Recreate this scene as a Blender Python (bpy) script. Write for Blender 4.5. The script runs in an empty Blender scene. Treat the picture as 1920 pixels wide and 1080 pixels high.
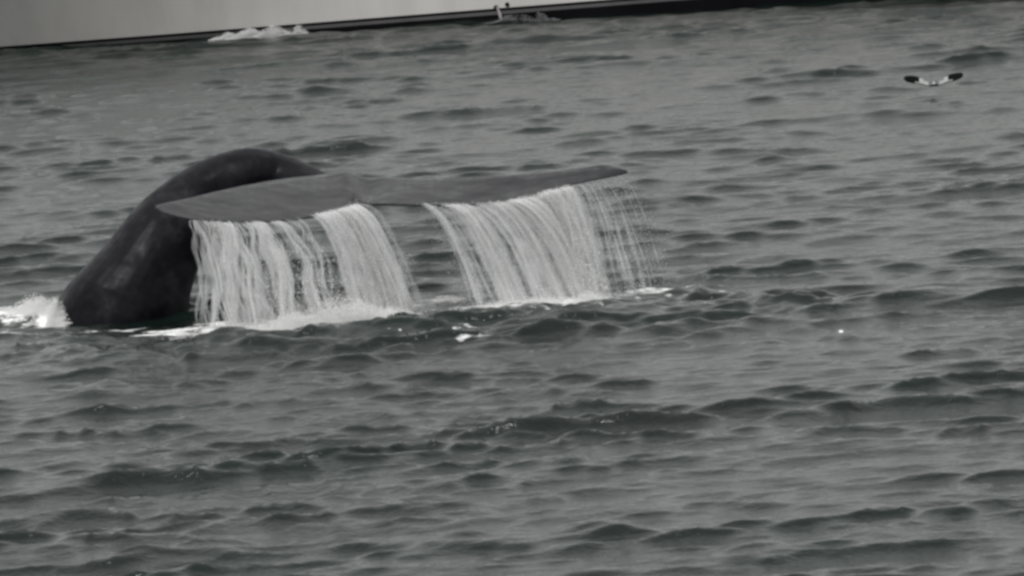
import bpy, bmesh, math, random
import numpy as np
from mathutils import Vector, Matrix

rng = np.random.default_rng(11)
random.seed(11)
scn = bpy.context.scene
COL = scn.collection

# ------------------------------------------------------------------ camera
CAM = Vector((0.0, 0.0, 8.0))
FPX = 11120.0                      # focal length in photo pixels (1920 wide)
PITCH = math.radians(6.46)
ROLL = math.radians(3.9)
fwd = Vector((0, math.cos(PITCH), -math.sin(PITCH)))
r0 = Vector((1, 0, 0))
u0 = r0.cross(fwd)
rgt = r0 * math.cos(ROLL) - u0 * math.sin(ROLL)
upv = r0 * math.sin(ROLL) + u0 * math.cos(ROLL)
cam_d = bpy.data.cameras.new('camera')
cam_d.sensor_width = 36.0
cam_d.lens = 36.0 * FPX / 1920.0
cam_d.clip_start = 0.5
cam_d.clip_end = 12000
cam = bpy.data.objects.new('camera', cam_d)
COL.objects.link(cam)
cam.matrix_world = Matrix(((rgt.x, upv.x, -fwd.x, CAM.x),
                           (rgt.y, upv.y, -fwd.y, CAM.y),
                           (rgt.z, upv.z, -fwd.z, CAM.z),
                           (0, 0, 0, 1)))
scn.camera = cam

# ------------------------------------------------------------------ sky, sun, exposure
SUN_EL, SUN_AZ = math.radians(56), math.radians(215)     # azimuth from +Y towards +X
world = bpy.data.worlds.new('World')
scn.world = world
world.use_nodes = True
wt = world.node_tree
wt.nodes.clear()
w_out = wt.nodes.new('ShaderNodeOutputWorld')
w_bg = wt.nodes.new('ShaderNodeBackground')
w_sky = wt.nodes.new('ShaderNodeTexSky')
w_sky.sky_type = 'NISHITA'
w_sky.sun_disc = False
w_sky.sun_elevation = SUN_EL
w_sky.sun_rotation = SUN_AZ
w_sky.air_density = 1.0
w_sky.dust_density = 4.0
w_hsv = wt.nodes.new('ShaderNodeHueSaturation')
w_hsv.inputs['Saturation'].default_value = 0.03
w_mix = wt.nodes.new('ShaderNodeMix')
w_mix.data_type = 'RGBA'
w_mix.inputs['Factor'].default_value = 0.88
# overcast cloud layer, brighter overhead than at the horizon
w_tc = wt.nodes.new('ShaderNodeTexCoord')
w_sep = wt.nodes.new('ShaderNodeSeparateXYZ')
wt.links.new(w_tc.outputs['Generated'], w_sep.inputs[0])
w_mr = wt.nodes.new('ShaderNodeMapRange')
w_mr.inputs['To Min'].default_value = 3.6
w_mr.inputs['To Max'].default_value = 6.6
wt.links.new(w_sep.outputs['Z'], w_mr.inputs['Value'])
w_tint = wt.nodes.new('ShaderNodeVectorMath')
w_tint.operation = 'SCALE'
w_tint.inputs[0].default_value = (0.982, 1.0, 0.995)
wt.links.new(w_mr.outputs[0], w_tint.inputs['Scale'])
wt.links.new(w_tint.outputs[0], w_mix.inputs['B'])
wt.links.new(w_sky.outputs[0], w_hsv.inputs['Color'])
wt.links.new(w_hsv.outputs[0], w_mix.inputs['A'])
wt.links.new(w_mix.outputs['Result'], w_bg.inputs['Color'])
w_bg.inputs['Strength'].default_value = 0.1
wt.links.new(w_bg.outputs[0], w_out.inputs['Surface'])

sun_d = bpy.data.lights.new('sun', 'SUN')
sun_d.energy = 1.5
sun_d.angle = math.radians(16)
sun_d.color = (1.0, 0.985, 0.965)
sun = bpy.data.objects.new('sun', sun_d)
COL.objects.link(sun)
sd = Vector((math.sin(SUN_AZ) * math.cos(SUN_EL), math.cos(SUN_AZ) * math.cos(SUN_EL), math.sin(SUN_EL)))
sun.rotation_euler = (-sd).to_track_quat('-Z', 'Y').to_euler()

vs = scn.view_settings
vs.view_transform = 'Standard'
vs.look = 'None'
vs.exposure = 0.7
vs.gamma = 1.0
vs.use_curve_mapping = False
scn.cycles.filter_width = 3.1        # the soft lens of the old video camera
scn.cycles.max_bounces = 8
scn.cycles.transparent_max_bounces = 24


# ------------------------------------------------------------------ helpers
def P(px, py, Y):
    """point on the vertical plane y = Y seen at photo pixel (px, py)"""
    d = fwd + rgt * ((px - 960) / FPX) - upv * ((py - 540) / FPX)
    return CAM + d * (Y / d.y)


def W(px, py, z=0.0):
    """point of the sea surface seen at photo pixel (px, py)"""
    d = fwd + rgt * ((px - 960) / FPX) - upv * ((py - 540) / FPX)
    return CAM + d * ((z - CAM.z) / d.z)


def tag(o, label=None, cat=None, group=None, kind=None):
    if label: o['label'] = label
    if cat: o['category'] = cat
    if group: o['group'] = group
    if kind: o['kind'] = kind
    return o


def np_mesh(name, verts, faces, smooth=True):
    """faces: (n, k) int array with one face size"""
    me = bpy.data.meshes.new(name)
    verts = np.asarray(verts, np.float32)
    faces = np.asarray(faces, np.int32)
    n, k = faces.shape
    me.vertices.add(len(verts))
    me.vertices.foreach_set('co', verts.ravel())
    me.loops.add(n * k)
    me.loops.foreach_set('vertex_index', faces.ravel())
    me.polygons.add(n)
    me.polygons.foreach_set('loop_start', np.arange(0, n * k, k, dtype=np.int32))
    me.polygons.foreach_set('loop_total', np.full(n, k, np.int32))
    me.update(calc_edges=True)
    me.validate()
    if smooth:
        me.polygons.foreach_set('use_smooth', np.ones(len(me.polygons), bool))
    return me


def link(name, me, mat=None, parent=None):
    o = bpy.data.objects.new(name, me)
    COL.objects.link(o)
    if mat: me.materials.append(mat)
    if parent: o.parent = parent
    return o


class N:
    """small wrapper to build node materials"""
    def __init__(s, name):
        s.m = bpy.data.materials.new(name)
        s.m.use_nodes = True
        s.t = s.m.node_tree
        s.b = s.t.nodes['Principled BSDF']
    def new(s, kind, **kw):
        n = s.t.nodes.new(kind)
        for k, v in kw.items(): setattr(n, k, v)
        return n
    def li(s, a, b): s.t.links.new(a, b)
    def coord(s, scale=(1, 1, 1), rot=(0, 0, 0)):
        c = s.new('ShaderNodeTexCoord'); mp = s.new('ShaderNodeMapping')
        mp.inputs['Scale'].default_value = scale
        mp.inputs['Rotation'].default_value = rot
        s.li(c.outputs['Object'], mp.inputs['Vector'])
        return mp.outputs[0]
    def noise(s, vec, scale, detail=4, rough=0.55):
        n = s.new('ShaderNodeTexNoise')
        n.inputs['Scale'].default_value = scale
        n.inputs['Detail'].default_value = detail
        n.inputs['Roughness'].default_value = rough
        s.li(vec, n.inputs['Vector'])
        return n.outputs['Fac']
    def ramp(s, fac, stops):
        r = s.new('ShaderNodeValToRGB')
        e = r.color_ramp.elements
        while len(e) < len(stops): e.new(0.5)
        for el, (p, c) in zip(e, stops):
            el.position = p
            el.color = (c, c, c, 1) if isinstance(c, (int, float)) else (*c, 1)
        s.li(fac, r.inputs[0])
        return r.outputs[0]
    def math(s, op, a, b=None, clamp=False):
        n = s.new('ShaderNodeMath', operation=op, use_clamp=clamp)
        for i, v in enumerate((a, b)):
            if v is None: continue
            if isinstance(v, (int, float)): n.inputs[i].default_value = v
            else: s.li(v, n.inputs[i])
        return n.outputs[0]
    def set(s, **kw):
        for k, v in kw.items():
            s.b.inputs[k.replace('_', ' ')].default_value = v
        return s.m


# ------------------------------------------------------------------ materials
def mat_sea():
    n = N('sea_water')
    n.set(IOR=1.333)
    v = n.coord((1, 1, 1))
    v2 = n.coord((0.6, 1.0, 1), (0, 0, 0.2))
    rip = n.noise(v2, 5.0, 5, 0.6)
    fine = n.noise(v, 19.0, 3, 0.55)
    hgt = n.math('ADD', rip, n.math('MULTIPLY', fine, 0.25))
    bump = n.new('ShaderNodeBump')
    bump.inputs['Strength'].default_value = 0.7
    bump.inputs['Distance'].default_value = 0.045
    n.li(hgt, bump.inputs['Height'])
    n.li(bump.outputs[0], n.b.inputs['Normal'])
    # foam lies where the whale and the falling water churn the surface
    at = n.new('ShaderNodeAttribute', attribute_name='foam')
    fn = n.noise(v2, 6.5, 7, 0.68)
    f = n.math('ADD', at.outputs['Fac'], n.math('MULTIPLY', n.math('SUBTRACT', fn, 0.5), 1.5))
    f = n.math('SUBTRACT', f, 0.42)
    f = n.math('MULTIPLY', f, 4.0, True)
    f = n.math('MULTIPLY', f, n.math('MULTIPLY', at.outputs['Fac'], 6.0, True))
    big = n.noise(v, 0.35, 3, 0.5)
    tint = n.noise(v2, 0.9, 3, 0.6)
    n.li(n.ramp(tint, [(0.35, (0.95, 1.0, 0.965)), (0.65, (1.0, 0.965, 0.995))]), n.b.inputs['Specular Tint'])
    wc = n.ramp(big, [(0.35, (0.003, 0.0085, 0.0060)), (0.65, (0.005, 0.0080, 0.0070))])
    mx = n.new('ShaderNodeMix', data_type='RGBA')
    n.li(f, mx.inputs['Factor']); n.li(wc, mx.inputs['A'])
    mx.inputs['B'].default_value = (0.85, 0.855, 0.85, 1)
    n.li(mx.outputs['Result'], n.b.inputs['Base Color'])
    n.li(n.math('ADD', n.math('MULTIPLY', f, 0.6), 0.06), n.b.inputs['Roughness'])
    return n.m


def mat_skin():
    n = N('wet_whale_skin')
    v = n.coord()
    a = n.noise(v, 2.2, 6, 0.6)
    b = n.noise(v, 14.0, 4, 0.6)
    m = n.math('ADD', n.math('MULTIPLY', a, 0.75), n.math('MULTIPLY', b, 0.25))
    dark = n.ramp(m, [(0.36, (0.004, 0.004, 0.0055)), (0.52, (0.008, 0.0075, 0.010)), (0.68, (0.026, 0.025, 0.029))])
    vs_ = n.coord((2.2, 0.35, 1.0), (0, 0, -0.3))                  # film of water running off towards the trailing edge
    st = n.noise(vs_, 3.0, 5, 0.6)
    m2 = n.math('ADD', n.math('MULTIPLY', m, 0.5), n.math('MULTIPLY', st, 0.5))
    pale = n.ramp(m2, [(0.36, (0.006, 0.0058, 0.007)), (0.50, (0.015, 0.0143, 0.016)), (0.64, (0.045, 0.043, 0.046))])
    at = n.new('ShaderNodeAttribute', attribute_name='pale')        # slate grey flukes, black stock: sky sheen and shade put into the skin colour
    mx = n.new('ShaderNodeMix', data_type='RGBA')
    n.li(at.outputs['Fac'], mx.inputs['Factor']); n.li(dark, mx.inputs['A']); n.li(pale, mx.inputs['B'])
    n.li(mx.outputs['Result'], n.b.inputs['Base Color'])
    n.li(n.ramp(m2, [(0.38, 0.24), (0.62, 0.50)]), n.b.inputs['Roughness'])
    n.li(n.math('ADD', n.math('MULTIPLY', at.outputs['Fac'], 0.42), 0.13), n.b.inputs['Specular IOR Level'])
    bump = n.new('ShaderNodeBump')
    bump.inputs['Strength'].default_value = 0.2
    bump.inputs['Distance'].default_value = 0.01
    n.li(b, bump.inputs['Height'])
    soft = n.new('ShaderNodeBump')                                  # soft unevenness of the flesh
    soft.inputs['Strength'].default_value = 0.8
    soft.inputs['Distance'].default_value = 0.10
    n.li(n.noise(v, 1.5, 2, 0.5), soft.inputs['Height'])
    n.li(soft.outputs[0], bump.inputs['Normal'])
    n.li(bump.outputs[0], n.b.inputs['Normal'])
    n.set(IOR=1.34)
    return n.m


def mat_drop(name, alpha, col=(0.80, 0.81, 0.81), fw=0.45):
    """aerated water: scatters light forwards as well as back"""
    n = N(name)
    n.set(Base_Color=(*col, 1), Roughness=0.3, IOR=1.33, Alpha=alpha)
    tl = n.new('ShaderNodeBsdfTranslucent')
    tl.inputs['Color'].default_value = (*col, 1)
    tr = n.new('ShaderNodeBsdfTransparent')
    m1 = n.new('ShaderNodeMixShader'); m1.inputs[0].default_value = alpha
    n.li(tr.outputs[0], m1.inputs[1]); n.li(tl.outputs[0], m1.inputs[2])
    m2 = n.new('ShaderNodeMixShader'); m2.inputs[0].default_value = fw
    n.li(n.b.outputs[0], m2.inputs[1]); n.li(m1.outputs[0], m2.inputs[2])
    n.li(m2.outputs[0], n.t.nodes['Material Output'].inputs['Surface'])
    return n.m


def mat_paint(name, col, rough=0.4, streak=0.0, spec=0.25):
    n = N(name)
    v = n.coord((1.0, 1.0, 0.12))
    s = n.noise(v, 1.6, 5, 0.6)
    lo = tuple(c * (1 - streak) for c in col)
    n.li(n.ramp(s, [(0.35, lo), (0.6, col)]), n.b.inputs['Base Color'])
    n.set(Roughness=rough, Specular_IOR_Level=spec)
    return n.m


def mat_plain(name, col, rough=0.6):
    n = N(name)
    v = n.coord()
    s = n.noise(v, 30, 3)
    n.li(n.ramp(s, [(0.3, tuple(c * 0.8 for c in col)), (0.7, col)]), n.b.inputs['Base Color'])
    n.set(Roughness=0.9, Specular_IOR_Level=0.1)
    return n.m


M_SEA = mat_sea()
M_SKIN = mat_skin()

# ------------------------------------------------------------------ the sea
def grow(start, end, step, ratio):
    out, x, s = [], start, step
    while x < end:
        s *= ratio
        x += s
        out.append(x)
    return out

ys = [34.0]
while ys[-1] < 132:
    ys.append(ys[-1] + 0.074 * (ys[-1] / 70.0))
ny_f = len(ys)
ys = [34.0 - v for v in reversed(grow(0, 60, 0.07, 1.12))] + ys
ys += [ys[-1] + v for v in grow(0, 6000, 0.2, 1.07)]
ys = np.array(ys)
uf = np.linspace(-1, 1, 581)
du = uf[1] - uf[0]
ug = np.array(grow(1, 400, du, 1.13))
us = np.concatenate([-ug[::-1], uf, ug])
NY, NX = len(ys), len(us)
halfw = 0.125 * np.maximum(ys, 34.0)
X = (halfw[:, None] * us[None, :]).astype(np.float32)
Y = np.repeat(ys[:, None], NX, 1).astype(np.float32)
sx = np.gradient(X, axis=1)
sy = np.gradient(Y, axis=0)
spc = np.maximum(np.abs(sx) * 1.0, np.abs(sy))
Zs = np.zeros_like(X); DX = np.zeros_like(X); DY = np.zeros_like(X)

def vnoise(x, y, scale, seed):
    """smooth value noise"""
    r = np.random.default_rng(seed)
    tab = r.random((256, 256)).astype(np.float32)
    x = x / scale; y = y / scale
    xi = np.floor(x).astype(np.int64); yi = np.floor(y).astype(np.int64)
    fx = x - xi; fy = y - yi
    fx = fx * fx * (3 - 2 * fx); fy = fy * fy * (3 - 2 * fy)
    a = tab[xi & 255, yi & 255]; b = tab[(xi + 1) & 255, yi & 255]
    c = tab[xi & 255, (yi + 1) & 255]; d = tab[(xi + 1) & 255, (yi + 1) & 255]
    return (a * (1 - fx) + b * fx) * (1 - fy) + (c * (1 - fx) + d * fx) * fy

# wind sea: many components, crests mostly across the view
WIND = math.radians(-82)
patch = 0.55 + 1.9 * vnoise(X, Y * 0.6, 2.6, 5) ** 1.6 * (0.35 + 1.0 * vnoise(X, Y * 0.5, 7.0, 6))
patch2 = 0.5 + 1.8 * vnoise(X + 31, Y * 0.5 + 7, 1.3, 8) ** 1.6 * (0.35 + 1.0 * vnoise(X + 5, Y * 0.5, 4.0, 9))
NC = 130
for i in range(NC):
    lam = 0.26 * (9.0 / 0.26) ** ((i + rng.random()) / NC)
    th = WIND + rng.normal(0, 0.35)
    k = 2 * math.pi / lam
    slope = 0.0250 * (1.0 if lam < 0.8 else (0.8 / lam) ** 0.9)
    a = slope / k
    ph = rng.random() * 2 * math.pi
    kx, ky = k * math.cos(th), k * math.sin(th)
    wgt = np.clip((lam / spc - 2.5) / 2.5, 0, 1)
    if lam < 2.5: wgt = wgt * (patch if i % 2 else patch2)
    arg = (kx * X + ky * Y + ph).astype(np.float32)
    c, s = np.cos(arg), np.sin(arg)
    Zs += a * wgt * c
    q = 0.95 * min(1.0, lam / 0.7)
    DX -= q * a * wgt * math.cos(th) * s
    DY -= q * a * wgt * math.sin(th) * s

Zs += 7.0 * np.maximum(Zs, 0) ** 2 * np.clip(1.6 - 6 * np.maximum(Zs, 0), 0.3, 1)      # peaked crests, flat troughs

Z_LEAN = Zs.copy()
# single steeper waves that can be told apart
def crest(px, py, wpx, h, slant=0.0, front=None):
    c = W(px, py + h * 0.55 * 158 * 70 / max(W(px, py).y, 40))
    sc = c.y / FPX
    sxw = wpx * sc / 2.0
    h = h * 0.8
    fr = (front or h * 1.9) + 0.04
    bk = fr * 2.6
    m = (np.abs(X - c.x) < sxw * 3.2) & (np.abs(Y - c.y) < bk * 3.5)
    x = X[m] - c.x
    wob = 0.25 * np.sin(x / sxw * 1.7 + px) * fr
    y = Y[m] - c.y - slant * x - wob
    g = np.where(y < 0, np.exp(-np.abs(y / fr) ** 1.25), np.exp(-(y / bk) ** 2))
    Zs[m] += h * np.exp(-(x / sxw) ** 2) * g

for args in [
    (110, 965, 240, .13, .3), (400, 1022, 150, .13), (265, 1045, 170, .14), (422, 628, 110, .15),
    (1140, 990, 120, .10), (870, 1005, 160, .08), (1640, 998, 130, .08), (1530, 775, 150, .09),
    (1750, 552, 190, .12, .5), (1830, 515, 130, .08), (1540, 535, 240, .07), (1200, 375, 170, .11),
    (1350, 350, 110, .08), (1570, 335, 150, .06), (380, 853, 190, .09), (130, 857, 140, .07),
    (330, 735, 90, .06), (700, 772, 150, .06), (1070, 862, 120, .08), (500, 172, 130, .10),
    (220, 182, 210, .09), (570, 252, 150, .09), (1590, 138, 170, .07), (1650, 215, 220, .08),
    (1900, 250, 90, .11), (650, 118, 260, .08), (115, 402, 130, .08), (860, 905, 190, .07),
    (740, 935, 80, .06), (1270, 612, 200, .10), (1420, 605, 200, .09), (1480, 245, 160, .09),
    (120, 118, 200, .08), (850, 212, 120, .07), (1690, 45, 150, .09), (1420, 1025, 120, .08),
    (1620, 868, 180, .07), (150, 740, 160, .07), (1010, 75, 120, .09), (1450, 112, 100, .07),
    (205, 945, 60, .06), (1780, 400, 90, .06), (690, 640, 60, .06), (1560, 690, 150, .06)]:
    crest(*args)

# the swell thrown up in front of the tail: a ridge running to the right
lip = [(-60, 632), (110, 632), (250, 634), (380, 630), (500, 622), (620, 608), (760, 580), (900, 574),
       (1130, 560), (1300, 540), (1480, 548), (1700, 560)]
lamp = [.02, .04, .05, .07, .08, .08, .07, .07, .08, .08, .05, .0]
lw = [W(a, b + 30) for a, b in lip]
lx = np.array([p.x for p in lw]); ly = np.array([p.y for p in lw])
yc = np.interp(X, lx, ly); ah = np.interp(X, lx, lamp, left=0, right=0)
yr = Y - yc - 0.5 * (vnoise(X, Y, 0.9, 40) - 0.5)
Zs += ah * np.where(yr < 0, np.exp(-(yr / 0.65) ** 2), np.exp(-(yr / 1.3) ** 2)) * (0.75 + 0.5 * vnoise(X, Y, 0.5, 41))
# broken water just under the curtains
churn = np.exp(-((Y - yc - 0.3) / 1.6) ** 2) * (ah > 0.03)
churn2 = np.exp(-((Y - yc + 1.6) / 2.6) ** 2) * np.clip(ah / 0.06, 0, 1)
Zs += churn * 0.07 * (vnoise(X, Y, 0.28, 50) - 0.5) + churn * 0.05 * (vnoise(X, Y, 0.13, 51) - 0.5) + churn2 * 0.11 * (vnoise(X, Y, 0.45, 52) - 0.5) + churn2 * 0.05 * (vnoise(X, Y, 0.2, 53) - 0.5)

# foam density
foam = np.zeros_like(X)
def foam_spot(px, py, rx, ry, s):
    c = W(px, py)
    a = rx * c.y / FPX
    b = ry * c.y / FPX / (CAM.z / c.y)
    global foam
    m = (np.abs(X - c.x) < a * 3) & (np.abs(Y - c.y) < b * 3)
    foam[m] = np.maximum(foam[m], s * np.exp(-(((X[m] - c.x) / a) ** 2 + ((Y[m] - c.y) / b) ** 2)))
for f in [(45, 592, 75, 17, 1.1), (105, 604, 40, 12, 1.0), (200, 618, 130, 5, .75), (335, 618, 70, 7, .8),
          (600, 598, 150, 14, 1.2), (500, 614, 110, 10, 1.1), (440, 618, 100, 7, .9), (690, 592, 80, 9, 1.0),
          (735, 572, 60, 10, .9), (590, 606, 120, 7, 1.0), (400, 606, 60, 12, .7), (670, 598, 120, 8, .85),
          (1000, 564, 170, 7, .85), (840, 560, 60, 5, .75), (1110, 559, 60, 6, .95), (1240, 538, 90, 6, .62),
          (790, 607, 30, 5, .62), (870, 618, 50, 5, .55), (880, 640, 60, 5, .5), (960, 590, 120, 8, .42),
          (1180, 560, 120, 8, .45), (330, 626, 60, 5, .7), (20, 626, 60, 5, .5), (1578, 620, 6, 3, .8), (820, 632, 60, 4, .5),
          (1850, 650, 50, 5, .35), (590, 604, 200, 17, .62), (1010, 572, 210, 10, .50), (680, 612, 110, 6, .6), (300, 628, 130, 6, .55), (30, 604, 90, 14, .6)]:
    foam_spot(*f)
for _ in range(60):
    fx = 700 + 680 * rng.random()
    foam_spot(fx, 648 - (fx - 700) * 0.085 - 62 * rng.random(), 4 + 14 * rng.random() ** 2, 1.0 + 1.6 * rng.random(), .40 + .22 * rng.random())
wl = [W(a, b) for a, b in [(0, 92), (940, 42), (1680, 0)]]

DY -= 1.0 * Z_LEAN * np.clip(1.5 - np.abs(Z_LEAN) * 2, 0, 1)          # the wind leans the crests towards the viewer
YD = Y + DY                                                     # but no crest topples over
dmin = 0.28 * np.diff(ys)
for j in range(NY - 2, -1, -1):
    YD[j] = np.minimum(YD[j], YD[j + 1] - dmin[j])
DY = YD - Y
# fronts break at a limiting steepness, which leaves sharp crests
tn = 0.10 + 0.30 * vnoise(X, Y, 1.1, 77)
dyd = np.diff(YD, axis=0, append=YD[-1:] + 1)
for j in range(NY - 1):
    lim = np.clip(tn[j] + 9.0 * (Zs[j] + 0.025), 0.18, 1.0)          # steepest just under the crest
    Zs[j + 1] = np.minimum(Zs[j + 1], Zs[j] + lim * dyd[j])
V = np.stack([X + DX, Y + DY, Zs], -1).reshape(-1, 3)
idx = np.arange(NY * NX).reshape(NY, NX)
F = np.stack([idx[:-1, :-1], idx[:-1, 1:], idx[1:, 1:], idx[1:, :-1]], -1).reshape(-1, 4)
sea_me = np_mesh('sea', V, F)
fa = sea_me.attributes.new('foam', 'FLOAT', 'POINT')
fa.data.foreach_set('value', foam.ravel().astype(np.float32))
sea = tag(link('sea', sea_me, M_SEA), 'choppy grey sea under an overcast sky', 'sea', kind='structure')

def sea_z(x, y):
    j = min(max(np.searchsorted(ys, y), 0), NY - 1)
    i = min(max(np.searchsorted(us, x / halfw[j]), 0), NX - 1)
    return float(Zs[j, i])


# ------------------------------------------------------------------ the ship
HY = 117.7
YAW = -0.155
ship = bpy.data.objects.new('ship', None)
COL.objects.link(ship)
ship.location = (4 * math.sin(-YAW), HY + 4 * math.cos(YAW), 0)
ship.rotation_euler = (0, 0, YAW)
def hull_depth(px):
    """depth of the near side of the ship at photo column px"""
    return HY + math.tan(YAW) * (px - 960) / FPX * HY
tag(ship, 'pale grey ship hull with black boot stripe behind the whale', 'ship')
M_HULL = mat_paint('hull_paint', (0.50, 0.487, 0.47), 0.45, 0.10)
M_BLACK = mat_paint('bottom_paint', (0.004, 0.004, 0.005), 0.7, 0.3, 0.05)
M_GREY = mat_paint('stripe_paint', (0.09, 0.088, 0.09), 0.5, 0.2)

def hull_y(x, z):
    """offset of the near side from the centre line, bow on the left"""
    e = np.clip((-x - 4) / 24.0, 0, 1)
    b = 4.0 * (1 - e ** 2.2)
    flare = 0.03 + 1.25 * np.clip((-x - 2) / 9, 0, 1)
    st = np.clip((x - 14) / 14.0, 0, 1)
    b = b - 0.8 * st ** 2
    return b + flare * np.clip(z, -1, 4) * 0.45 * (b / 4.0 + 0.1) + np.minimum(z + 0.3, 0) * 0.5

def stripe_z(x):
    """lower edge of the white paint, the ship trims up to the right"""
    return 0.06 + 0.020 * (x + 10.4)

xs = np.linspace(-27.9, 28, 120)
def strip(name, rows, mat, off=0.0):
    """rows: functions x -> z ; near side and far side"""
    vs_, fs = [], []
    R = len(rows)
    for side in (-1, 1):
        base = len(vs_)
        for x in xs:
            for f in rows:
                z = f(x)
                vs_.append((x, side * (max(float(hull_y(x, z)), 0.02) + off), z))
        for i in range(len(xs) - 1):
            for j in range(R - 1):
                a = base + i * R + j
                q = (a, a + R, a + R + 1, a + 1)
                fs.append(q if side < 0 else q[::-1])
    return link(name, np_mesh(name, vs_, fs), mat, ship)

zt = lambda x: 3.1 + 0.0012 * (x) ** 2
def between(f0, f1, t): return lambda x: f0(x) * (1 - t) + f1(x) * t
strip('hull_side', [between(stripe_z, zt, t) for t in np.linspace(0, 1, 14)], M_HULL)
strip('boot_line', [lambda x: stripe_z(x) - 0.05, lambda x: stripe_z(x) + 0.004], M_BLACK, 0.006)
strip('grey_stripe', [lambda x: stripe_z(x) - 0.12, lambda x: stripe_z(x) - 0.044], M_GREY, 0.003)
strip('bottom_plating', [lambda x: -1.2, lambda x: -0.6, lambda x: -0.2, lambda x: (stripe_z(x) - 0.12) * .5 - .1, lambda x: stripe_z(x) - 0.117], M_BLACK)
# deck, transom, rubbing strake
vs_, fs = [], []
for x in xs:
    z = zt(x) - 0.05
    b = max(float(hull_y(x, z)), 0.02) - 0.03
    vs_ += [(x, -b, z), (x, b, z)]
for i in range(len(xs) - 1):
    fs.append((2 * i, 2 * i + 2, 2 * i + 3, 2 * i + 1))
link('deck', np_mesh('deck', vs_, fs), M_GREY, ship)
tz = np.linspace(-1.2, zt(28) - 0.02, 12)
vs_, fs = [], []
for z in tz:
    b = float(hull_y(28.0, z))
    vs_ += [(27.99, -b, z), (27.99, b, z)]
for i in range(len(tz) - 1):
    fs.append((2 * i, 2 * i + 1, 2 * i + 3, 2 * i + 2))
link('transom', np_mesh('transom', vs_, fs), M_HULL, ship)

def tube(bm, pts, rads, seg=8):
    rings = []
    for i, p in enumerate(pts):
        p = Vector(p)
        a = Vector(pts[max(i - 1, 0)]); b = Vector(pts[min(i + 1, len(pts) - 1)])
        t = (b - a).normalized()
        n1 = t.cross(Vector((0, 0, 1)))
        if n1.length < 1e-3: n1 = t.cross(Vector((0, 1, 0)))
        n1.normalize(); n2 = t.cross(n1)
        r = rads[i] if hasattr(rads, '__len__') else rads
        ra, rb = r if hasattr(r, '__len__') else (r, r)
        rings.append([bm.verts.new(p + n1 * ra * math.cos(2 * math.pi * k / seg) + n2 * rb * math.sin(2 * math.pi * k / seg)) for k in range(seg)])
    for i in range(len(rings) - 1):
        for k in range(seg):
            bm.faces.new((rings[i][k], rings[i][(k + 1) % seg], rings[i + 1][(k + 1) % seg], rings[i + 1][k]))
    bm.faces.new(rings[0][::-1]); bm.faces.new(rings[-1])

def bm_obj(name, bm, mat, parent=None, smooth=True):
    bmesh.ops.recalc_face_normals(bm, faces=bm.faces)
    me = bpy.data.meshes.new(name)
    bm.to_mesh(me); bm.free()
    for p in me.polygons: p.use_smooth = smooth
    return link(name, me, mat, parent)

bm = bmesh.new()
tube(bm, [(x, -float(hull_y(x, 2.5)) - 0.03, 2.5) for x in xs], 0.07)
bm_obj('rubbing_strake', bm, M_BLACK, ship)
# drain holes in the side
for (px, py, r) in [(952, 8, 0.045), (931, 14, 0.05)]:
    p = Matrix.Rotation(-YAW, 3, 'Z') @ (P(px, py, hull_depth(px)) - ship.location)
    bm = bmesh.new()
    yy = -float(hull_y(p.x, p.z))
    tube(bm, [(p.x, yy - 0.012, p.z), (p.x, yy + 0.05, p.z)], r, 12)
    bm_obj('drain_outlet', bm, M_BLACK, ship)

# ------------------------------------------------------------------ the whale
# tail stock: (px, py, depth, half width across the picture [m], half width in depth [m])
spine = [(120, 900, 72.2, 1.00, 1.00), (190, 720, 71.2, .92, .92), (233, 600, 70.7, .82, .80), (274, 510, 70.8, .60, .66),
         (322, 430, 71.0, .50, .55), (386, 363, 71.2, .385, .46), (464, 329, 71.25, .335, .40),
         (530, 332, 71.25, .27, .33), (580, 342, 71.0, .19, .28), (618, 352, 70.7, .12, .22), (648, 358, 70.2, .06, .15)]
def smooth_curve(a, n):
    """Catmull-Rom through rows of a"""
    a = np.array(a, float)
    out = []
    L = len(a)
    for t in np.linspace(0, L - 1.0001, n):
        i = int(t); f = t - i
        p0, p1, p2, p3 = a[max(i - 1, 0)], a[i], a[min(i + 1, L - 1)], a[min(i + 2, L - 1)]
        out.append(0.5 * (2 * p1 + (p2 - p0) * f + (2 * p0 - 5 * p1 + 4 * p2 - p3) * f ** 2 + (3 * p1 - p0 - 3 * p2 + p3) * f ** 3))
    return np.array(out)

bm = bmesh.new()
sp = smooth_curve([(*P(a, b, c), d, e) for a, b, c, d, e in spine], 60)
rings = []
SEG = 36
for i in range(len(sp)):
    t = Vector(sp[min(i + 1, len(sp) - 1), :3] - sp[max(i - 1, 0), :3]).normalized()
    side = Vector((t.z, 0, -t.x)).normalized()          # across, in the picture plane
    dep = t.cross(side).normalized()
    c = Vector(sp[i, :3]); ra, rb = sp[i, 3], sp[i, 4]
    ring = []
    for k in range(SEG):
        a = 2 * math.pi * k / SEG
        ring.append(bm.verts.new(c + side * ra * math.cos(a) + dep * rb * math.sin(a)))
    rings.append(ring)
for i in range(len(rings) - 1):
    for k in range(SEG):
        bm.faces.new((rings[i][k], rings[i][(k + 1) % SEG], rings[i + 1][(k + 1) % SEG], rings[i + 1][k]))
bm.faces.new(rings[0][::-1]); bm.faces.new(rings[-1])

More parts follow.
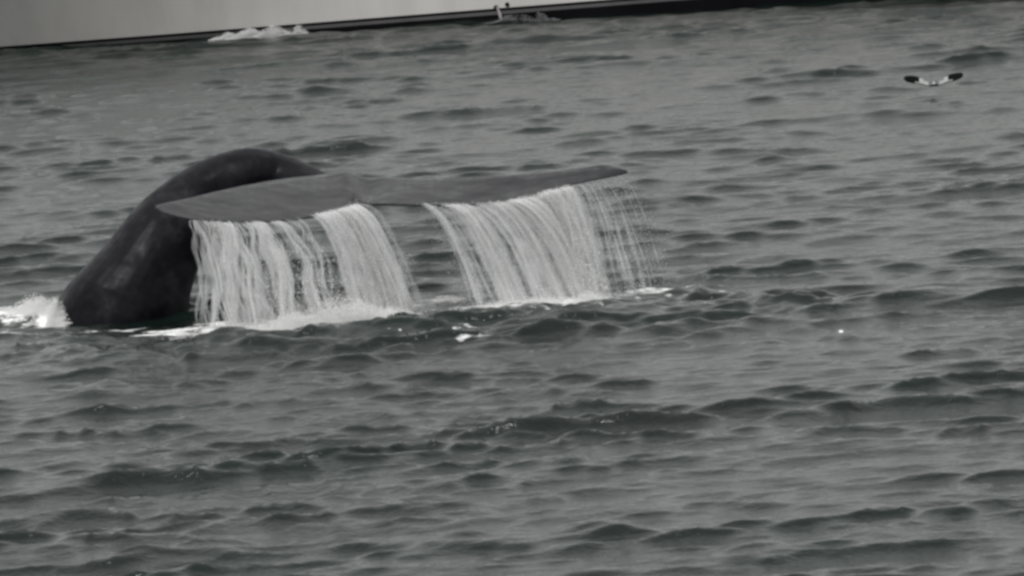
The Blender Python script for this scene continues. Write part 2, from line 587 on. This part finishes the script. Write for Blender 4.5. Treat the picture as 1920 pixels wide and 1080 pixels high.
# flukes: leading edge (px, py, depth), trailing edge (px, py, depth), thickness
FL = [((290, 384, 68.35), (291, 389, 68.25), .02), ((312, 379, 68.6), (312, 399, 68.2), .035), ((350, 371, 69.0), (352, 408, 68.25), .05),
      ((410, 356, 69.5), (420, 413, 68.4), .08), ((470, 343, 69.95), (490, 413, 68.6), .11), ((530, 333, 70.3), (556, 407, 68.85), .15),
      ((590, 328, 70.6), (610, 395, 69.05), .20), ((628, 327, 70.75), (648, 386, 69.15), .24), ((652, 329, 70.75), (664, 370, 69.6), .22), ((676, 331, 70.75), (684, 374, 69.35), .22),
      ((715, 333, 70.75), (730, 377, 69.3), .19), ((770, 334, 70.7), (800, 380, 69.3), .15), ((840, 333, 70.6), (875, 381, 69.35), .12),
      ((920, 329, 70.45), (945, 374, 69.4), .09), ((1000, 324, 70.25), (1010, 360, 69.45), .075), ((1070, 318, 70.05), (1072, 344, 69.45), .06),
      ((1130, 315, 69.85), (1130, 333, 69.5), .045), ((1162, 315, 69.7), (1162, 327, 69.5), .035), ((1177, 319, 69.6), (1178, 323, 69.52), .02)]
fl = smooth_curve([(*P(*a), *P(*b), t) for a, b, t in FL], 110)
prof_u = [0.0, .03, .10, .22, .38, .55, .72, .88, 1.0]
prof_h = [0.0, .45, .80, 1.0, .92, .70, .45, .25, .10]
rings = []
KX = P(652, 350, 70).x
for row in fl:
    le, te, th = Vector(row[:3]), Vector(row[3:6]), row[6]
    ch = te - le
    cx = (row[0] + row[3]) / 2
    keel = 0.07 * math.exp(-((cx - KX) / .09) ** 2) - 0.10 * math.exp(-((cx - KX - .26) / .13) ** 2)
    ring = [bm.verts.new(le + ch * u + Vector((0, 0, th * (0.50 * h - 0.20) + keel * min(1, u * 2) * (1 - u) ** .3))) for u, h in zip(prof_u, prof_h)]
    ring += [bm.verts.new(le + ch * u + Vector((0, 0, -th * (0.55 * h + 0.20) - 0.010))) for u, h in reversed(list(zip(prof_u, prof_h)))]
    rings.append(ring)
n_ = len(rings[0])
for i in range(len(rings) - 1):
    for k in range(n_):
        bm.faces.new((rings[i][k], rings[i][(k + 1) % n_], rings[i + 1][(k + 1) % n_], rings[i + 1][k]))
bm.faces.new(rings[0][::-1]); bm.faces.new(rings[-1])
bmesh.ops.recalc_face_normals(bm, faces=bm.faces)
raw = bpy.data.meshes.new('whale_raw')
bm.to_mesh(raw); bm.free()
tmp = bpy.data.objects.new('whale_raw', raw)
COL.objects.link(tmp)
mod = tmp.modifiers.new('remesh', 'REMESH'); mod.mode = 'VOXEL'; mod.voxel_size = 0.015
ms = tmp.modifiers.new('smooth', 'SMOOTH'); ms.factor = 0.5; ms.iterations = 8
dg = bpy.context.evaluated_depsgraph_get()
wme = bpy.data.meshes.new_from_object(tmp.evaluated_get(dg))
bpy.data.objects.remove(tmp)
wme.name = 'whale'
wme.polygons.foreach_set('use_smooth', np.ones(len(wme.polygons), bool))
wme.materials.clear()
wco = np.empty(len(wme.vertices) * 3, np.float32)
wme.vertices.foreach_get('co', wco); wco = wco.reshape(-1, 3)
ctr = (fl[:, :3] + fl[:, 3:6]) / 2
hc = np.linalg.norm(fl[:, 3:6] - fl[:, :3], axis=1) / 2
pv = np.zeros(len(wco), np.float32)
le_, te_ = fl[:, :3], fl[:, 3:6]
for i in range(len(fl)):
    ab = te_[i] - le_[i]
    t = np.clip(((wco - le_[i]) @ ab) / (ab @ ab), 0.0, 1)
    d = np.linalg.norm(wco - (le_[i] + t[:, None] * ab), axis=1)
    tipf = 1 - 0.85 * np.clip((i - 52) / 50.0, 0, 1)  # the painted paleness fades towards the right tip
    pv = np.maximum(pv, np.clip(1 - (d - 0.06) / 0.06, 0, 1) * tipf)
pa = wme.attributes.new('pale', 'FLOAT', 'POINT')
pa.data.foreach_set('value', pv)
whale = tag(link('whale', wme, M_SKIN), 'dark grey diving whale lifting its dripping tail flukes', 'whale')

# ------------------------------------------------------------------ water falling off the flukes
M_STRAND = mat_drop('falling_water', 0.6, (0.9, 0.9, 0.9))
M_VEIL = mat_drop('thin_falling_water', 0.15, (0.95, 0.95, 0.95))
M_SPRAY = mat_drop('spray_drops', 0.6, (0.92, 0.92, 0.92))
M_FOAM = mat_drop('foam_lumps', 0.7, (0.94, 0.94, 0.935), 0.35)
OCT_V = np.array([(1, 0, 0), (-1, 0, 0), (0, 1, 0), (0, -1, 0), (0, 0, 1), (0, 0, -1)], np.float32)
OCT_F = np.array([(0, 2, 4), (2, 1, 4), (1, 3, 4), (3, 0, 4), (2, 0, 5), (1, 2, 5), (3, 1, 5), (0, 3, 5)], np.int32)
_b = bmesh.new(); bmesh.ops.create_icosphere(_b, subdivisions=1, radius=1.0)
ICO_V = np.array([v.co[:] for v in _b.verts], np.float32)
ICO_F = np.array([[v.index for v in f.verts] for f in _b.faces], np.int32)
_b.free()

def blobs(name, pos, rad, mat, stretch=None, shape=(OCT_V, OCT_F)):
    pos = np.asarray(pos, np.float32); rad = np.asarray(rad, np.float32)
    SV, SF = shape
    s = np.repeat(rad[:, None], 3, 1) if stretch is None else rad[:, None] * np.asarray(stretch, np.float32)
    jit = 1 + 0.25 * (rng.random((len(pos), len(SV), 1)).astype(np.float32) - 0.5)
    v = pos[:, None, :] + SV[None] * s[:, None, :] * jit
    f = SF[None] + (np.arange(len(pos)) * len(SV))[:, None, None]
    return np_mesh(name, v.reshape(-1, 3), f.reshape(-1, 3))

te_x = np.array([f[1][0] for f in FL], float)
te_p = np.array([P(*f[1])[:] for f in FL])
def trailing(px):
    i = np.argsort(te_x)
    return np.array([np.interp(px, te_x[i], te_p[i, c]) for c in range(3)])

G = 9.81
# sideways speed of the water along the trailing edge
VXP = [360, 400, 520, 600, 650, 690, 735, 800, 950, 1000, 1040, 1064, 1085, 1150]
VXV = [.25, .45, .9, 1.0, 1.15, 1.2, 1.2, 1.3, 1.55, 1.2, .72, .48, .8, 1.0]
def fall(p0, v, t):
    return p0[None] + v[None] * t[:, None] + np.array([0, 0, -0.5 * G])[None] * (t ** 2)[:, None]

def strands(name, bands, thin=1.0):
    """bands: (px0, px1, count, radius, flatness, wiggle, share that reaches the sea, cluster gap) leaving the trailing edge"""
    Vs, Fs, base = [], [], 0
    K = 22
    for (a, b, cnt, rad, flat, wig, cut, gap) in bands:
        ncl = max(5, int((b - a) / gap))
        clus = [(a + (b - a) * rng.random(), rng.normal(0, .10), rng.normal(0, .12), rng.random(3) * 6.28, 0.3 + rng.random() ** 2) for _ in range(ncl)]
        wsum = np.array([q[4] for q in clus]); wsum = wsum / wsum.sum()
        for _ in range(cnt):
            q = clus[rng.choice(ncl, p=wsum)]
            px = np.clip(q[0] + rng.normal(0, 3.0), a, b) if rng.random() < 0.94 else a + (b - a) * rng.random()
            p0 = trailing(px) + np.array([0, 0, -0.02]) + rng.normal(0, .03, 3) * np.array([1, 1.2, .2])
            vx = np.interp(px, VXP, VXV)
            v = np.array([vx + q[1] + rng.normal(0, .07), -0.15 + rng.normal(0, .10), 0.05 + q[2] + rng.normal(0, 0.15)])
            T = (v[2] + math.sqrt(max(v[2] ** 2 + 2 * G * (p0[2] + 0.05), 0))) / G
            t_a = 0 if rng.random() < 0.6 else T * rng.random() * 0.75
            t_b = T if rng.random() < cut else t_a + (T - t_a) * (0.2 + 0.8 * rng.random())
            t = np.linspace(t_a, t_b, K)
            p = fall(p0, v, t)
            ph = q[3] + rng.normal(0, .3, 3)
            w = wig * (t / T)
            p[:, 0] += w * (np.sin(t * 14 + ph[0]) + 0.5 * np.sin(t * 33 + ph[1]))
            p[:, 1] += w * np.sin(t * 12 + ph[2])
            r = rad * (0.4 + 1.2 * rng.random() ** 2) * (0.75 + 0.5 * np.sin(t * (30 + 50 * rng.random()) + ph[1]) * (t / T) + 0.3 * rng.normal(0, 1, K) * (t / T))
            r = np.maximum(r, 0.15 * rad)
            r *= np.clip((t - t_a) / (0.12 * T), 0.15, 1) * np.clip((t_b - t) / (0.1 * T) + 0.15, 0, 1)
            fl_ = 1 + (flat - 1) * rng.random()
            ring = np.stack([np.stack([r * fl_, 0 * r, 0 * r], -1), np.stack([0 * r, r * thin, 0 * r], -1),
                             np.stack([-r * fl_, 0 * r, 0 * r], -1), np.stack([0 * r, -r * thin, 0 * r], -1)], 1)
            Vs.append((p[:, None, :] + ring).reshape(-1, 3))
            i = np.arange(K - 1)[:, None] * 4 + np.arange(4)[None]
            j = np.arange(K - 1)[:, None] * 4 + (np.arange(4)[None] + 1) % 4
            Fs.append(np.stack([i, j, j + 4, i + 4], -1).reshape(-1, 4) + base)
            base += K * 4
    return np_mesh(name, np.concatenate(Vs), np.concatenate(Fs))


def curtain(name, label, bands, veil_bands, drop_bands):
    o = tag(link(name, strands(name, bands), M_STRAND), label, 'falling water', kind='stuff')
    link('veil', strands(name + '_veil', veil_bands, 0.6), M_VEIL, o)
    # drops torn out of the same sheets
    pos, rad = [], []
    for (a, b, cnt, r, lo) in drop_bands:
        for _ in range(cnt):
            px = a + (b - a) * rng.random()
            p0 = trailing(px)
            vx = np.interp(px, VXP, VXV)
            v = np.array([vx + rng.normal(0, .16), -0.15 + rng.normal(0, .25), rng.normal(0, 0.25)])
            T = (v[2] + math.sqrt(v[2] ** 2 + 2 * G * (p0[2] + 0.02))) / G
            t = np.array([T * (lo + (1 - lo) * math.sqrt(rng.random()))])
            pos.append(fall(p0, v, t)[0]); rad.append(r * (0.35 + 0.9 * rng.random() ** 2))
    st = np.stack([np.ones(len(pos)), np.ones(len(pos)), 1 + 1.0 * rng.random(len(pos))], -1)
    link('drops', blobs(name + '_drops', pos, rad, None, st), M_SPRAY, o)
    return o

curtain('water_curtain', 'ragged streams of white water pouring off the near fluke beside the tail stock',
        [(362, 385, 10, .0025, 1.6, .06, .5, 7), (376, 400, 14, .003, 2, .06, .5, 7), (395, 560, 50, .004, 2.4, .08, .5, 13),
         (588, 650, 30, .0035, 2, .02, .5, 7)],
        [(366, 400, 45, .008, 3, .06, .7, 8), (385, 560, 175, .009, 4.5, .07, .6, 22), (588, 652, 620, .009, 6, .015, .85, 6), (640, 664, 80, .008, 4, .012, .7, 6)],
        [(375, 560, 2600, .0042, .25), (440, 560, 1200, .007, .5), (585, 655, 11000, .0042, .0), (640, 668, 1500, .004, .1)])
curtain('water_curtain', 'broad translucent white sheet of water falling from the far fluke',
        [(800, 950, 20, .003, 2, .012, .5, 9), (948, 1062, 45, .004, 2.5, .012, .6, 6), (1068, 1150, 7, .0025, 1.5, .01, .5, 16)],
        [(770, 810, 30, .008, 4, .01, .6, 8), (800, 950, 190, .009, 6, .014, .8, 9), (948, 1062, 1000, .009, 6, .012, .92, 5), (1066, 1130, 14, .008, 4, .01, .8, 16)],
        [(760, 800, 900, .004, .1), (800, 950, 4500, .0042, .0), (950, 1064, 17000, .0045, .0), (1000, 1064, 1800, .010, .45), (1064, 1160, 2200, .004, .1)])

# ------------------------------------------------------------------ foam and splashes on the sea
def splash(name, label, spots, mat=None, cat='splash', depth=None):
    """spots: (px, py, rx px, ry px, height m, count, radius)"""
    pos, rad = [], []
    for (px, py, rx, ry, h, cnt, r) in spots:
        c = W(px, py) if depth is None else P(px, py, hull_depth(px) - depth)
        a = rx * c.y / FPX
        b = ry * c.y / FPX / (CAM.z / c.y)
        # clumps so that the outline is ragged
        nc = max(4, int(cnt * 0.006))
        cl = [(rng.normal(0, .5), rng.normal(0, .5), 0.25 + 0.75 * rng.random()) for _ in range(nc)]
        for _ in range(cnt):
            q = cl[rng.integers(nc)]
            x = c.x + a * (q[0] + rng.normal(0, .16)); y = c.y + b * (q[1] + rng.normal(0, .2))
            e = math.exp(-((x - c.x) / a) ** 2)
            z = sea_z(x, y) + h * q[2] * e * rng.random() ** 1.5 - 0.01
            pos.append((x, y, z)); rad.append(r * (0.3 + rng.random() ** 2) * (1.1 - 0.5 * rng.random()))
    st = np.stack([1 + rng.random(len(pos)), 1 + rng.random(len(pos)), 0.6 + 0.5 * rng.random(len(pos))], -1)
    me = blobs(name, pos, rad, None, st)
    return tag(link(name, me, mat or M_FOAM), label, cat, kind='stuff')

splash('foam_splash', 'white foam boiling up at the left foot of the tail stock',
       [(70, 596, 55, 8, .22, 14000, .0065), (105, 604, 25, 8, .27, 7000, .0065), (25, 597, 40, 6, .10, 4000, .0065)])
splash('foam_splash', 'bright white foam heaped where the ragged streams hit the sea',
       [(640, 602, 90, 7, .36, 22000, .0062), (540, 612, 85, 7, .24, 15000, .0062), (725, 592, 55, 5, .18, 7000, .006),
        (690, 606, 70, 2, .06, 4000, .006), (755, 590, 40, 2, .07, 2500, .006), (620, 618, 50, 2, .05, 2500, .006),
        (440, 618, 55, 6, .14, 6000, .006), (560, 620, 110, 3, .06, 5000, .006), (350, 626, 60, 4, .05, 2000, .006)])
splash('foam_splash', 'thin white foam line under the broad translucent sheet',
       [(990, 566, 140, 4, .12, 8000, .0055), (1110, 560, 45, 4, .16, 4500, .0055), (835, 564, 45, 3, .08, 1800, .0055), (1235, 541, 80, 3, .06, 1800, .005), (1190, 556, 70, 6, .25, 1500, .0035)])
splash('wave_splash', 'white wave breaking against the pale ship hull',
       [(425, 69, 26, .5, .14, 4000, .009), (466, 63, 30, .5, .20, 8000, .009), (515, 57, 34, .5, .27, 9000, .009), (558, 50, 22, .5, .30, 4000, .009)], depth=0.35)
splash('discharge_splash', 'grey splash where water from the hull drain lands',
       [(975, 38, 45, .5, .14, 2000, .008), (1012, 36, 14, .5, .24, 1200, .008), (1035, 34, 14, .5, .14, 800, .008)], mat_drop('grey_spray', 0.5, (0.4, 0.4, 0.41)), depth=0.3)
# the jet from the drain
p = P(931, 14, hull_depth(931))
jp = np.array([p.x, p.y - 0.05, p.z])
pts = [tuple(jp + np.array([0.35 * t, -0.9 * t, -4.9 * t * t])) for t in np.linspace(0, 0.34, 14)]
bm = bmesh.new()
tube(bm, pts, [.022 + .01 * math.sin(i * 1.3) * .5 + .0015 * i for i in range(14)], 8)
tag(bm_obj('water_jet', bm, mat_drop('drain_water', 0.6, (0.5, 0.45, 0.46))), 'pale water jet running from the ship side drain', 'water jet')

# ------------------------------------------------------------------ the seabird
M_BBLK = mat_plain('black_feathers', (0.004, 0.004, 0.005))
M_BWHT = mat_plain('white_feathers', (0.36, 0.37, 0.36))
M_BGRY = mat_plain('grey_feathers', (0.16, 0.165, 0.17))
def make_gull():
    bm = bmesh.new()
    mats = {}
    def loft(rows, matf, cap=True):
        rr = [[bm.verts.new(v) for v in r] for r in rows]
        n = len(rr[0])
        for i in range(len(rr) - 1):
            for k in range(n):
                f = bm.faces.new((rr[i][k], rr[i][(k + 1) % n], rr[i + 1][(k + 1) % n], rr[i + 1][k]))
                f.material_index = matf(i, k)
        for r_, i in ((rr[0], 0), (rr[-1], len(rr) - 2)):
            f = bm.faces.new(r_); f.material_index = matf(i, 0)
    # body along +Y (flying away), x across
    prof = [(-.20, .012, .006, .0), (-.15, .030, .010, .0), (-.10, .035, .028, .0), (-.04, .05, .048, -.005), (.03, .058, .056, -.008), (.09, .05, .05, -.004),
            (.13, .036, .036, .012), (.165, .034, .034, .024), (.195, .026, .026, .026), (.212, .010, .010, .022)]
    loft([[(w * math.cos(a), y, z + h * math.sin(a)) for a in np.linspace(0, 2 * math.pi, 13)[:-1]] for y, w, h, z in prof],
         lambda i, k: 1 if i < 2 or i > 6 else 2)
    # wings: span, sweep y, z, chord, twist
    st = [(.03, .02, .02, .15), (.10, .045, .035, .16), (.19, .07, .06, .15), (.26, .075, .085, .155), (.34, .06, .105, .165), (.42, .03, .122, .155), (.49, -.01, .132, .125), (.535, -.05, .136, .06)]
    for s in (-1, 1):
        rows = []
        for (x, y, z, c) in st:
            tw = 0.95
            r = []
            for u, h in [(0, 0), (.15, .5), (.45, .6), (.75, .3), (1, .04), (.75, -.1), (.45, -.25), (.15, -.35)]:
                r.append((s * x, y + c * (0.3 - u) * math.cos(tw), z + c * (0.3 - u) * math.sin(tw) + h * c * 0.10))
            rows.append(r)
        loft(rows, lambda i, k: (2, 1 if k > 1 else 2, 1 if k > 0 else 0, 1 if k in (3, 4) else 0, 0, 0, 0)[i])
    bmesh.ops.recalc_face_normals(bm, faces=bm.faces)
    me = bpy.data.meshes.new('seagull'); bm.to_mesh(me); bm.free()
    for m in (M_BBLK, M_BWHT, M_BGRY): me.materials.append(m)
    for p_ in me.polygons: p_.use_smooth = True
    o = bpy.data.objects.new('seagull', me); COL.objects.link(o)
    b = bmesh.new()
    tube(b, [(0, .205, .022), (0, .23, .019), (0, .25, .012)], [.009, .007, .002], 8)
    bm_obj('bill', b, M_BBLK, o)
    return o
gull = make_gull()
gull.location = P(1751, 156, 93.0)
gull.scale = (0.87,) * 3
gull.rotation_euler = (0, math.radians(0), math.radians(-4))
tag(gull, 'seagull with black wing tips and white wing patches skimming the sea', 'seagull')
